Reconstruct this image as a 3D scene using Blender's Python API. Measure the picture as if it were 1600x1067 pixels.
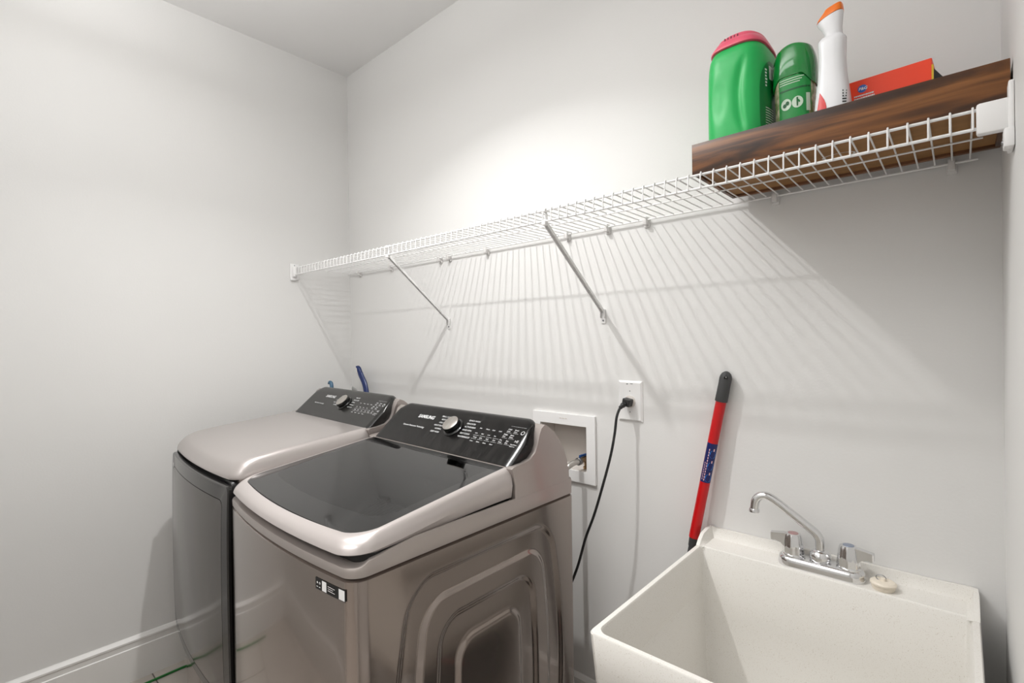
import bpy, bmesh, math, random
from mathutils import Vector, Matrix
PI = math.pi
random.seed(7)
for o in list(bpy.data.objects): bpy.data.objects.remove(o)
sc = bpy.context.scene
C = sc.collection

# ------------------------------------------------------------ camera
cam_d = bpy.data.cameras.new('camera'); cam = bpy.data.objects.new('camera', cam_d); C.objects.link(cam)
f_px = 780.04; yaw, pitch, roll = .7322, -.0052, -.0142
cam_d.sensor_width = 36; cam_d.lens = f_px/1600*36; cam_d.clip_start = .01
cw = Vector((-math.sin(yaw)*math.cos(pitch), math.cos(yaw)*math.cos(pitch), math.sin(pitch)))
cr = Vector((math.cos(yaw), math.sin(yaw), 0)); cu = cr.cross(cw)
r2 = cr*math.cos(roll)+cu*math.sin(roll); u2 = -cr*math.sin(roll)+cu*math.cos(roll)
M = Matrix((r2, u2, -cw)).transposed().to_4x4(); M.translation = (2.4488, -1.4245, 1.3277)
cam.matrix_world = M
sc.camera = cam
# ------------------------------------------------------------ world, lights, exposure
wd = bpy.data.worlds.new('world'); sc.world = wd; wd.use_nodes = True
wd.node_tree.nodes['Background'].inputs[0].default_value = (.9, .93, 1, 1)
wd.node_tree.nodes['Background'].inputs[1].default_value = .3
def light(name, kind, loc, power, col=(1, 1, 1), rot=(0, 0, 0), **k):
    d = bpy.data.lights.new(name, kind); d.energy = power; d.color = col
    for a, b in k.items(): setattr(d, a, b)
    o = bpy.data.objects.new(name, d); C.objects.link(o); o.location = loc; o.rotation_euler = rot; return o
LAMP = (1.235, -.80, 2.555)
light('ceiling_spot_disk', 'AREA', LAMP, 10, (1, .994, .98), shape='DISK', size=.046, spread=math.radians(129))
light('fill_uplight', 'AREA', (1.25, -1.17, 2.50), 13, (1, 1, 1), rot=(math.pi, 0, 0), shape='RECTANGLE', size=1.5, size_y=.3)  # added fill, bounced off the ceiling to even out the walls
light('fill_downlight', 'AREA', (1.25, -1.17, 2.455), 6.5, (1, 1, 1), shape='RECTANGLE', size=1.5, size_y=.3)  # added soft fill for the walls, from the same unseen panel
light('hallway_fill_light', 'AREA', (1.75, -2.35, 2.68), 21, (1, 1, 1), shape='RECTANGLE', size=1.3, size_y=.8)  # added fill coming in by the doorway, no known source there
sc.view_settings.view_transform = 'Standard'; sc.view_settings.look = 'None'
sc.view_settings.gamma = 1; sc.view_settings.exposure = .17
sc.view_settings.use_curve_mapping = False

# ------------------------------------------------------------ materials
def lin(c):
    return tuple(((x/255)/12.92 if x/255 <= .04045 else ((x/255+.055)/1.055)**2.4) for x in c)
def mat(name, rgb, rough=.5, metal=0, **k):
    m = bpy.data.materials.new(name); m.use_nodes = True
    b = m.node_tree.nodes['Principled BSDF']
    b.inputs['Base Color'].default_value = (*lin(rgb), 1); b.inputs['Roughness'].default_value = rough
    b.inputs['Metallic'].default_value = metal
    for a, v in k.items(): b.inputs[a.replace('_', ' ')].default_value = v
    return m
def N(m, t, **k):
    n = m.node_tree.nodes.new(t)
    for a, v in k.items():
        if hasattr(n, a): setattr(n, a, v)
        else: n.inputs[a].default_value = v
    return n
def L(m, a, b): m.node_tree.links.new(a, b)
def bs(m): return m.node_tree.nodes['Principled BSDF']
def noise_col(m, scale, c1, c2, lo=.35, hi=.65, vec=None, detail=4, coord='Object', sc3=(1, 1, 1)):
    tc = N(m, 'ShaderNodeTexCoord'); mp = N(m, 'ShaderNodeMapping'); mp.inputs['Scale'].default_value = sc3
    L(m, tc.outputs[coord], mp.inputs[0])
    no = N(m, 'ShaderNodeTexNoise'); no.inputs['Scale'].default_value = scale; no.inputs['Detail'].default_value = detail
    L(m, mp.outputs[0], no.inputs['Vector'])
    cr_ = N(m, 'ShaderNodeValToRGB'); e = cr_.color_ramp.elements
    e[0].position = lo; e[0].color = (*lin(c1), 1); e[1].position = hi; e[1].color = (*lin(c2), 1)
    L(m, no.outputs['Fac'], cr_.inputs[0]); L(m, cr_.outputs[0], bs(m).inputs['Base Color'])
    return no, cr_, mp
def bump(m, fac, dist, st=.3):
    b = N(m, 'ShaderNodeBump'); b.inputs['Strength'].default_value = st; b.inputs['Distance'].default_value = dist
    L(m, fac, b.inputs['Height']); L(m, b.outputs[0], bs(m).inputs['Normal'])

def wall_mat(name, c1, c2):
    m = mat(name, c1, .55, Specular_IOR_Level=.35)
    noise_col(m, 1.3, c1, c2, .3, .7)
    tc = N(m, 'ShaderNodeTexCoord'); no = N(m, 'ShaderNodeTexNoise'); no.inputs['Scale'].default_value = 160; no.inputs['Detail'].default_value = 3
    L(m, tc.outputs['Object'], no.inputs[0]); bump(m, no.outputs['Fac'], .0006, .35)
    return m
m_wall = wall_mat('wall_paint', (226, 225, 223), (229, 228, 226))
m_ceil = wall_mat('ceiling_paint', (238, 237, 236), (241, 240, 239))
m_trim = mat('white_trim_paint', (232, 230, 227), .35)
m_white = mat('white_coated_wire', (238, 237, 236), .35)
m_plate = mat('white_plastic', (240, 239, 238), .35)
m_plate2 = mat('aged_white_plastic', (214, 208, 202), .5)
m_clear = mat('milky_plastic', (222, 220, 218), .35)
m_chrome = mat('chrome', (225, 225, 226), .07, 1)
m_steel = mat('grey_zinc', (150, 150, 152), .3, 1)
m_brass = mat('brass', (176, 150, 118), .3, 1)
m_black = mat('black_plastic', (22, 22, 23), .4)
m_blackg = mat('black_gloss', (12, 12, 12), .12)
m_dgrey = mat('dark_grey_grip', (66, 66, 67), .55)
m_red = mat('red_handle', (196, 8, 14), .35)
m_gasket = mat('black_gap', (10, 9, 9), .7)
m_print = mat('pale_print', (205, 205, 205), .5)
m_printdim = mat('dim_print', (120, 120, 120), .5)

def machine_metal(name, rgb, rough, metal, brush=0, axis='x', coat=0.5):
    m = mat(name, rgb, rough, metal, Coat_Weight=coat, Coat_Roughness=.06)
    if brush:
        tc = N(m, 'ShaderNodeTexCoord'); mp = N(m, 'ShaderNodeMapping')
        mp.inputs['Scale'].default_value = (40, 40, 1500)
        L(m, tc.outputs['Object'], mp.inputs[0])
        no = N(m, 'ShaderNodeTexNoise'); no.inputs['Scale'].default_value = 1; no.inputs['Detail'].default_value = 3
        L(m, mp.outputs[0], no.inputs[0])
        mr = N(m, 'ShaderNodeMapRange'); mr.inputs[3].default_value = rough-brush; mr.inputs[4].default_value = rough+brush
        L(m, no.outputs['Fac'], mr.inputs[0]); L(m, mr.outputs[0], bs(m).inputs['Roughness'])
        mx = N(m, 'ShaderNodeMixRGB'); a = lin(rgb)
        mx.inputs[1].default_value = (*[c*.96 for c in a], 1); mx.inputs[2].default_value = (*[min(1, c*1.04) for c in a], 1)
        L(m, no.outputs['Fac'], mx.inputs[0]); L(m, mx.outputs[0], bs(m).inputs['Base Color'])
    return m
m_cab = machine_metal('champagne_brushed_steel', (156, 145, 138), .15, .85, .025, coat=.6)
m_lid = machine_metal('champagne_paint', (192, 184, 181), .3, .45, coat=.6)
m_cons = machine_metal('champagne_console_paint', (170, 161, 156), .3, .55, coat=.5)
m_dtop = machine_metal('champagne_top_paint', (176, 169, 166), .33, .45, coat=.4)
m_panel = mat('black_wood_grain_gloss', (30, 29, 28), .2, Specular_IOR_Level=.3, Coat_Weight=.0)
_n, _r, _m = noise_col(m_panel, 5, (12, 11, 11), (34, 32, 31), .4, .7, sc3=(26, 3, 3), detail=5)
m_dpanel = mat('graphite_gloss', (34, 33, 32), .22, Specular_IOR_Level=.4)
m_door = mat('smoked_glass_door', (44, 43, 42), .16, .3, Coat_Weight=.15, Coat_Roughness=.04)
m_doorin = mat('smoked_glass_inset', (92, 88, 85), .15, .8, Coat_Weight=.1, Coat_Roughness=.04)
m_frit = mat('black_glass_border', (14, 14, 14), .05, IOR=1.6)
m_glass = bpy.data.materials.new('tinted_lid_glass'); m_glass.use_nodes = True
nt = m_glass.node_tree; nt.nodes.clear()
_o = nt.nodes.new('ShaderNodeOutputMaterial'); _mx = nt.nodes.new('ShaderNodeMixShader'); _t = nt.nodes.new('ShaderNodeBsdfTransparent')
_g = nt.nodes.new('ShaderNodeBsdfGlossy'); _f = nt.nodes.new('ShaderNodeFresnel')
_t.inputs[0].default_value = (.30, .30, .30, 1); _g.inputs['Roughness'].default_value = 0; _g.inputs[0].default_value = (.95, .95, .95, 1); _f.inputs[0].default_value = 1.6
nt.links.new(_f.outputs[0], _mx.inputs[0]); nt.links.new(_t.outputs[0], _mx.inputs[1]); nt.links.new(_g.outputs[0], _mx.inputs[2]); nt.links.new(_mx.outputs[0], _o.inputs[0])
m_deck = mat('grey_tub_cover', (120, 120, 120), .4)
m_drum = mat('stainless_drum', (150, 150, 150), .3, .9)

m_wood = mat('dark_walnut', (92, 52, 24), .42)
def wood():
    m = m_wood
    tc = N(m, 'ShaderNodeTexCoord'); mp = N(m, 'ShaderNodeMapping'); mp.inputs['Scale'].default_value = (1.4, 9, 13)
    L(m, tc.outputs['Object'], mp.inputs[0])
    n1 = N(m, 'ShaderNodeTexNoise'); n1.inputs['Scale'].default_value = 1.9; n1.inputs['Detail'].default_value = 7; n1.inputs['Distortion'].default_value = 1.4
    L(m, mp.outputs[0], n1.inputs[0])
    mp2 = N(m, 'ShaderNodeMapping'); mp2.inputs['Scale'].default_value = (12, 220, 260); L(m, tc.outputs['Object'], mp2.inputs[0])
    n2 = N(m, 'ShaderNodeTexNoise'); n2.inputs['Scale'].default_value = 1; n2.inputs['Detail'].default_value = 3; L(m, mp2.outputs[0], n2.inputs[0])
    r = N(m, 'ShaderNodeValToRGB'); e = r.color_ramp.elements
    e[0].position = .30; e[0].color = (*lin((40, 22, 11)), 1); e[1].position = .72; e[1].color = (*lin((158, 104, 54)), 1)
    a = e.new(.43); a.color = (*lin((80, 47, 21)), 1); b = e.new(.53); b.color = (*lin((118, 72, 33)), 1)
    L(m, n1.outputs['Fac'], r.inputs[0])
    mx = N(m, 'ShaderNodeMixRGB'); mx.blend_type = 'MULTIPLY'; mx.inputs[0].default_value = .2
    L(m, r.outputs[0], mx.inputs[1]); L(m, n2.outputs['Fac'], mx.inputs[2]); L(m, mx.outputs[0], bs(m).inputs['Base Color'])
    bump(m, n2.outputs['Fac'], .0004, .3)
wood()
m_ply = mat('brown_plywood', (112, 80, 48), .7); noise_col(m_ply, 3, (138, 98, 54), (160, 116, 68), .35, .65, sc3=(2, 8, 8))
m_sink = mat('speckled_composite', (228, 224, 214), .42)
def sinkm():
    m = m_sink; tc = N(m, 'ShaderNodeTexCoord')
    v = N(m, 'ShaderNodeTexNoise'); v.inputs['Scale'].default_value = 620; v.inputs['Detail'].default_value = 1; L(m, tc.outputs['Object'], v.inputs[0])
    r = N(m, 'ShaderNodeValToRGB'); e = r.color_ramp.elements
    e[0].position = .20; e[0].color = (*lin((176, 164, 144)), 1); e[1].position = .36; e[1].color = (*lin((231, 228, 222)), 1)
    L(m, v.outputs['Fac'], r.inputs[0]); L(m, r.outputs[0], bs(m).inputs['Base Color'])
sinkm()
m_floor = mat('light_plank_tile', (190, 182, 174), .38)
def floorm():
    m = m_floor; tc = N(m, 'ShaderNodeTexCoord'); mp = N(m, 'ShaderNodeMapping'); mp.inputs['Rotation'].default_value = (0, 0, 0); L(m, tc.outputs['Object'], mp.inputs[0])
    b = N(m, 'ShaderNodeTexBrick'); b.inputs['Scale'].default_value = 1; b.inputs['Brick Width'].default_value = .61; b.inputs['Row Height'].default_value = .305
    b.inputs['Mortar Size'].default_value = .0025; b.inputs['Color1'].default_value = (*lin((196, 188, 180)), 1); b.inputs['Color2'].default_value = (*lin((184, 176, 168)), 1); b.inputs['Mortar'].default_value = (*lin((96, 88, 80)), 1)
    L(m, mp.outputs[0], b.inputs[0]); L(m, b.outputs[0], bs(m).inputs['Base Color'])
floorm()

# ------------------------------------------------------------ mesh helpers
def finish(name, verts, faces, m, parent=None, smooth=True, angle=35, fm=None, mats=None):
    me = bpy.data.meshes.new(name)
    off = Vector(parent['_base']) if parent is not None and '_base' in parent else Vector((0, 0, 0))
    me.from_pydata([tuple(Vector(v)-off) for v in verts], [], faces)
    for mm in (mats or [m]): me.materials.append(mm)
    if fm:
        for i, p in enumerate(me.polygons): p.material_index = fm[i]
    me.update()
    bm = bmesh.new(); bm.from_mesh(me); bmesh.ops.recalc_face_normals(bm, faces=bm.faces); bm.to_mesh(me); bm.free()
    if smooth:
        for p in me.polygons: p.use_smooth = True
        me.set_sharp_from_angle(angle=math.radians(angle))
    o = bpy.data.objects.new(name, me); C.objects.link(o)
    if parent is not None:
        o.parent = parent
        if '_base' in parent: o['_base'] = tuple(parent['_base'])
    return o
class B:
    """collects shapes in world coordinates, then links them as one mesh object"""
    def __init__(s, T=None): s.v = []; s.f = []; s.T = T; s.fm = []; s.cur = 0
    def add(s, vs, fs):
        n = len(s.v); s.v += [tuple(s.T(p)) if s.T else tuple(p) for p in vs]; s.f += [tuple(i+n for i in f) for f in fs]; s.fm += [s.cur]*len(fs); return s
    def box(s, x0, x1, y0, y1, z0, z1, r=0):
        if r:
            return s.rbox(x0, x1, y0, y1, z0, z1, r)
        vs = [(x, y, z) for x in (x0, x1) for y in (y0, y1) for z in (z0, z1)]
        return s.add(vs, [(0, 1, 3, 2), (4, 6, 7, 5), (0, 4, 5, 1), (2, 3, 7, 6), (0, 2, 6, 4), (1, 5, 7, 3)])
    def rbox(s, x0, x1, y0, y1, z0, z1, r, seg=2, X=None):
        bm = bmesh.new(); bmesh.ops.create_cube(bm, size=1)
        for v in bm.verts: v.co = Vector(((x0+x1)/2+v.co.x*(x1-x0), (y0+y1)/2+v.co.y*(y1-y0), (z0+z1)/2+v.co.z*(z1-z0)))
        bmesh.ops.bevel(bm, geom=bm.edges[:], offset=r, segments=seg, affect='EDGES', profile=.5)
        vs = [(X @ v.co) if X else v.co for v in bm.verts]; s.add(vs, [[v.index for v in f.verts] for f in bm.faces]); bm.free(); return s
    def loft(s, rings, closed=True, cap0=True, cap1=True):
        n = len(rings[0]); vs = [p for r in rings for p in r]; fs = []
        for i in range(len(rings)-1):
            for j in range(n if closed else n-1):
                k = (j+1) % n
                fs.append((i*n+j, i*n+k, (i+1)*n+k, (i+1)*n+j))
        if cap0: fs.append(tuple(range(n)))
        if cap1: fs.append(tuple((len(rings)-1)*n+j for j in range(n)))
        return s.add(vs, fs)
    def tube(s, pts, r, n=10, cap=True):
        pts = [Vector(p) for p in pts]; rings = []; up = None
        for i, p in enumerate(pts):
            t = (pts[min(i+1, len(pts)-1)]-pts[max(i-1, 0)]).normalized()
            if up is None:
                up = Vector((0, 0, 1)) if abs(t.z) < .9 else Vector((1, 0, 0))
            a = t.cross(up).normalized(); up = a.cross(t).normalized()
            rr = r[i] if isinstance(r, (list, tuple)) else r
            rings.append([p+a*rr*math.cos(2*PI*k/n)+up*rr*math.sin(2*PI*k/n) for k in range(n)])
        return s.loft(rings, True, cap, cap)
    def lathe(s, o, axis, prof, n=32):
        o = Vector(o); ax = Vector(axis).normalized(); a = ax.orthogonal().normalized(); b = ax.cross(a)
        return s.loft([[o+ax*h+(a*math.cos(2*PI*k/n)+b*math.sin(2*PI*k/n))*max(r, 1e-5) for k in range(n)] for r, h in prof])
    def prism(s, poly, x0, x1):
        """poly in (y,z) pulled along x"""
        return s.loft([[(x0, y, z) for y, z in poly], [(x1, y, z) for y, z in poly]])
    def build(s, name, m, parent=None, **k):
        return finish(name, s.v, s.f, m, parent, fm=s.fm if k.get('mats') else None, **k)
def thing(name, label, cat, loc, group=None):
    o = bpy.data.objects.new(name, None); C.objects.link(o); o.location = loc; o.empty_display_size = .05
    o['label'] = label; o['category'] = cat; o['_base'] = tuple(float(c) for c in loc)
    if group: o['group'] = group
    return o
def tag(o, label, cat, group=None, kind=None):
    o['label'] = label; o['category'] = cat
    if group: o['group'] = group
    if kind: o['kind'] = kind
    return o
def struct(o, label, cat):
    o['kind'] = 'structure'; o['label'] = label; o['category'] = cat; return o
def spline(pts, n=8):
    P = [Vector(p) for p in pts]; P = [P[0]*2-P[1]]+P+[P[-1]*2-P[-2]]; out = []
    for i in range(1, len(P)-2):
        for k in range(n):
            t = k/n; a, b, c, d = P[i-1:i+3]
            out.append(.5*((2*b)+(c-a)*t+(2*a-5*b+4*c-d)*t*t+(3*b-a-3*c+d)*t**3))
    out.append(P[-2]); return out
def sm(a, b, x):
    t = min(1, max(0, (x-a)/(b-a))); return t*t*(3-2*t)
def rrect(x0, x1, y0, y1, r, z, n=6):
    """rounded rectangle ring starting at rear-left; r = (rl, rr, fr, fl) radii"""
    if not isinstance(r, (tuple, list)): r = (r,)*4
    out = []
    for (cx, cy, a0, rr) in ((x0+r[0], y1-r[0], PI, r[0]), (x1-r[1], y1-r[1], PI/2, r[1]), (x1-r[2], y0+r[2], 0, r[2]), (x0+r[3], y0+r[3], -PI/2, r[3])):
        for k in range(n+1):
            a = a0-PI/2*k/n; out.append((cx+rr*math.cos(a), cy+rr*math.sin(a), z))
    return out
FONT = bpy.data.fonts.load('<builtin>') if False else None
def text_geo(txt, size, align='LEFT', shear=0, bold=0, spacing=1):
    cu_ = bpy.data.curves.new('t', 'FONT'); cu_.body = txt; cu_.size = size; cu_.align_x = align; cu_.shear = shear; cu_.offset = bold; cu_.resolution_u = 3; cu_.space_character = spacing
    o = bpy.data.objects.new('t', cu_); me = bpy.data.meshes.new_from_object(o)
    vs = [v.co.copy() for v in me.vertices]; fs = [tuple(p.vertices) for p in me.polygons]
    bpy.data.objects.remove(o); bpy.data.curves.remove(cu_); bpy.data.meshes.remove(me)
    return vs, fs
def put_text(b, txt, size, O, X, Y, **k):
    """text on a plane: O origin, X reading direction, Y up"""
    vs, fs = text_geo(txt, size, **k); O = Vector(O); X = Vector(X).normalized(); Y = Vector(Y).normalized()
    b.add([O+X*v.x+Y*v.y for v in vs], fs)
def quad(b, O, X, Y, x0, x1, y0, y1):
    O = Vector(O); X = Vector(X).normalized(); Y = Vector(Y).normalized()
    b.add([O+X*a+Y*c for a, c in ((x0, y0), (x1, y0), (x1, y1), (x0, y1))], [(0, 1, 2, 3)])
def ring_flat(b, O, X, Y, cx, cy, ro, ri, n=24, sx=1, sy=1):
    O = Vector(O); X = Vector(X).normalized(); Y = Vector(Y).normalized(); vs = []
    for r in (ro, ri):
        vs += [O+X*(cx+r*sx*math.cos(2*PI*k/n))+Y*(cy+r*sy*math.sin(2*PI*k/n)) for k in range(n)]
    if ri <= 0: b.add(vs[:n], [tuple(range(n))])
    else: b.add(vs, [(k, (k+1) % n, n+(k+1) % n, n+k) for k in range(n)])

# ------------------------------------------------------------ the room
RX, RY, RZ = 2.5135, -1.57, 2.75
b = B().box(-.1, RX+.1, RY-1.3, .1, -.1, 0); struct(b.build('floor', m_floor, smooth=False), 'pale tile floor beneath the laundry appliances', 'floor')
b = B().box(-.1, RX+.1, RY-1.3, .1, RZ, RZ+.1); struct(b.build('ceiling', m_ceil, smooth=False), 'smooth white painted ceiling', 'ceiling')
b = B().box(-.1, 0, RY-1.3, .1, 0, RZ); struct(b.build('wall_left', m_wall, smooth=False), 'off-white painted wall left of the dryer', 'wall')
b = B().box(RX, RX+.1, RY-1.3, .1, 0, RZ); struct(b.build('wall_right', m_wall, smooth=False), 'off-white painted wall right of the sink', 'wall')
# back wall with the opening of the valve box
hx0, hx1, hz0, hz1 = 1.309, 1.507, .872, 1.026
b = B()
for x0, x1, z0, z1 in ((0, hx0, 0, RZ), (hx1, RX, 0, RZ), (hx0, hx1, 0, hz0), (hx0, hx1, hz1, RZ)): b.box(x0, x1, 0, .1, z0, z1)
struct(b.build('wall_back', m_wall, smooth=False), 'off-white painted wall behind the washer and sink', 'wall')
b = B(); DX0, DX1, DZ = 1.25, 2.25, 2.08
for x0, x1, z0, z1 in ((0, DX0, 0, RZ), (DX1, RX, 0, RZ), (DX0, DX1, DZ, RZ)): b.box(x0, x1, RY-.11, RY, z0, z1)
struct(b.build('wall_front', m_wall, smooth=False), 'off-white wall with the doorway the photograph was taken by', 'wall')
b = B().box(-.1, RX+.1, RY-1.4, RY-1.3, 0, RZ); struct(b.build('wall_hallway', m_wall, smooth=False), 'off-white hallway wall beyond the doorway', 'wall')
b = B(); 
for x0, x1, z0, z1 in ((DX0-.085, DX0, 0, DZ+.085), (DX1, DX1+.085, 0, DZ+.085), (DX0, DX1, DZ, DZ+.085)): b.box(x0, x1, RY, RY+.016, z0, z1)
struct(b.build('trim_1', m_trim, smooth=False), 'white casing around the doorway', 'trim')
def baseboard(name, pts, label):
    # pts: start, end, inward normal
    (ax, ay), (bx, by), (nx, ny) = pts
    prof = [(0, 0), (.015, 0), (.015, .128), (.0115, .131), (.0115, .150), (.0145, .153), (.0145, .160), (.006, .170), (0, .172)]
    rings = [[(px+nx*d, py+ny*d, z) for d, z in prof] for px, py in ((ax, ay), (bx, by))]
    struct(B().loft(rings).build(name, m_trim, smooth=False), label, 'baseboard')
    return
baseboard('baseboard_left', ((0, 0), (0, RY), (1, 0)), 'white moulded baseboard along the left wall')
baseboard('baseboard_back', ((.016, 0), (RX-.016, 0), (0, -1)), 'white moulded baseboard along the back wall')
baseboard('baseboard_right', ((RX, 0), (RX, RY), (-1, 0)), 'white moulded baseboard along the right wall')
baseboard('baseboard_front', ((.016, RY), (DX0-.086, RY), (0, 1)), 'white moulded baseboard beside the doorway')
b = B().tube([(.076, -1.30, .0045), (.073, -.66, .0045)], .0045, 8)
tag(b.build('garden_stake', mat('green_stake', (24, 112, 44), .4)), 'thin green stake on the floor by the left baseboard', 'stake')
# ceiling lamp (bulb light itself is at the top of the script)
lx, ly, lz = LAMP
t = thing('ceiling_lamp', 'white cylinder ceiling downlight above the washer', 'lamp', (lx, ly, RZ))
B().lathe((lx, ly, RZ), (0, 0, -1), [(.06, 0), (.062, .008), (.055, .012)]).build('mount', m_plate, t)
B().lathe((lx, ly, RZ-.012), (0, 0, -1), [(.045, 0), (.045, .182), (.040, .182), (.036, .175), (.0001, .173)]).build('can', m_plate, t)

t = thing('fill_light_panel', 'long white panel added out of view to carry the fill lights', 'lamp', (1.25, -1.17, RZ))  # made-up fitting around the two added fill lights
B().rbox(.49, 2.01, -1.33, -1.01, 2.462, 2.495, .004).build('housing', m_plate, t)
for x in (.6, 1.9): B().tube([(x, -1.17, 2.494), (x, -1.17, RZ)], .003, 8).build('hanger', m_steel, t)


# ------------------------------------------------------------ washer and dryer
def outline(xl, xr, yr, yf, bulge, rf, z, ins=(0, 0, 0), dense=0, nf=28, na=8, ns=6, rr=.008):
    """plan ring: rear-left, rear-right, right side, front-right arc, bulged front, front-left arc, left side. ins=(side,front,rear)"""
    xl += ins[0]; xr -= ins[0]; yf += ins[1]; yr -= ins[2]; xc = (xl+xr)/2; hw = (xr-xl)/2
    nsd = dense or ns; out = []
    ys = [yr-rr-(yr-rr-(yf+rf))*i/nsd for i in range(nsd+1)]
    out += [(xl+rr, yr), (xr-rr, yr)]
    out += [(xr, y) for y in ys]
    def fb(x): return -bulge*(1-((x-xc)/hw)**2)
    for k in range(1, na+1):
        a = PI/2*k/na; x = xr-rf+rf*math.cos(a); y = yf+rf-rf*math.sin(a); out.append((x, y+fb(x)*math.sin(a)**2))
    for k in range(1, nf):
        x = xr-rf-(xr-xl-2*rf)*k/nf; out.append((x, yf+fb(x)))
    for k in range(na, 0, -1):
        a = PI/2*k/na; x = xl+rf-rf*math.cos(a); y = yf+rf-rf*math.sin(a); out.append((x, y+fb(x)*math.sin(a)**2))
    out += [(xl, y) for y in reversed(ys)]
    zz = z if callable(z) else (lambda x, y: z)
    return [(x, y, zz(x, y)) for x, y in out]

XL, XR, YR, YF = .922, 1.608, -.222, -.928
def arch(y, z, a, c, r):
    u = abs(y+.565); v = z-.45
    k = 1+.20*(v/.38)**2
    qx = u*k-(a-r); qy = abs(v)-(c-r)
    return math.hypot(max(qx, 0), max(qy, 0))+min(max(qx, qy), 0)-r
def emboss(y, z):
    w = .017; h = .0066; o = 0
    for a, c, r, s in ((.278, .376, .075, -1), (.222, .320, .065, 1), (.167, .266, .058, -1), (.108, .200, .05, 1)):
        o += s*h*(1-sm(-w/2, w/2, arch(y, z, a, c, r)))
    return o

def text_plane(T, x, v, lift=.0020, dy=0, dz=0):
    O = Vector((0, -.482, 1.003)); V = Vector((0, .130, .105)).normalized(); Nn = Vector((1, 0, 0)).cross(V)
    return O+V*v+Vector((x, 0, 0))-Nn*0+Nn*lift
PV = Vector((0, .130, .105)).normalized(); PN = Vector((1, 0, 0)).cross(PV)

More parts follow.
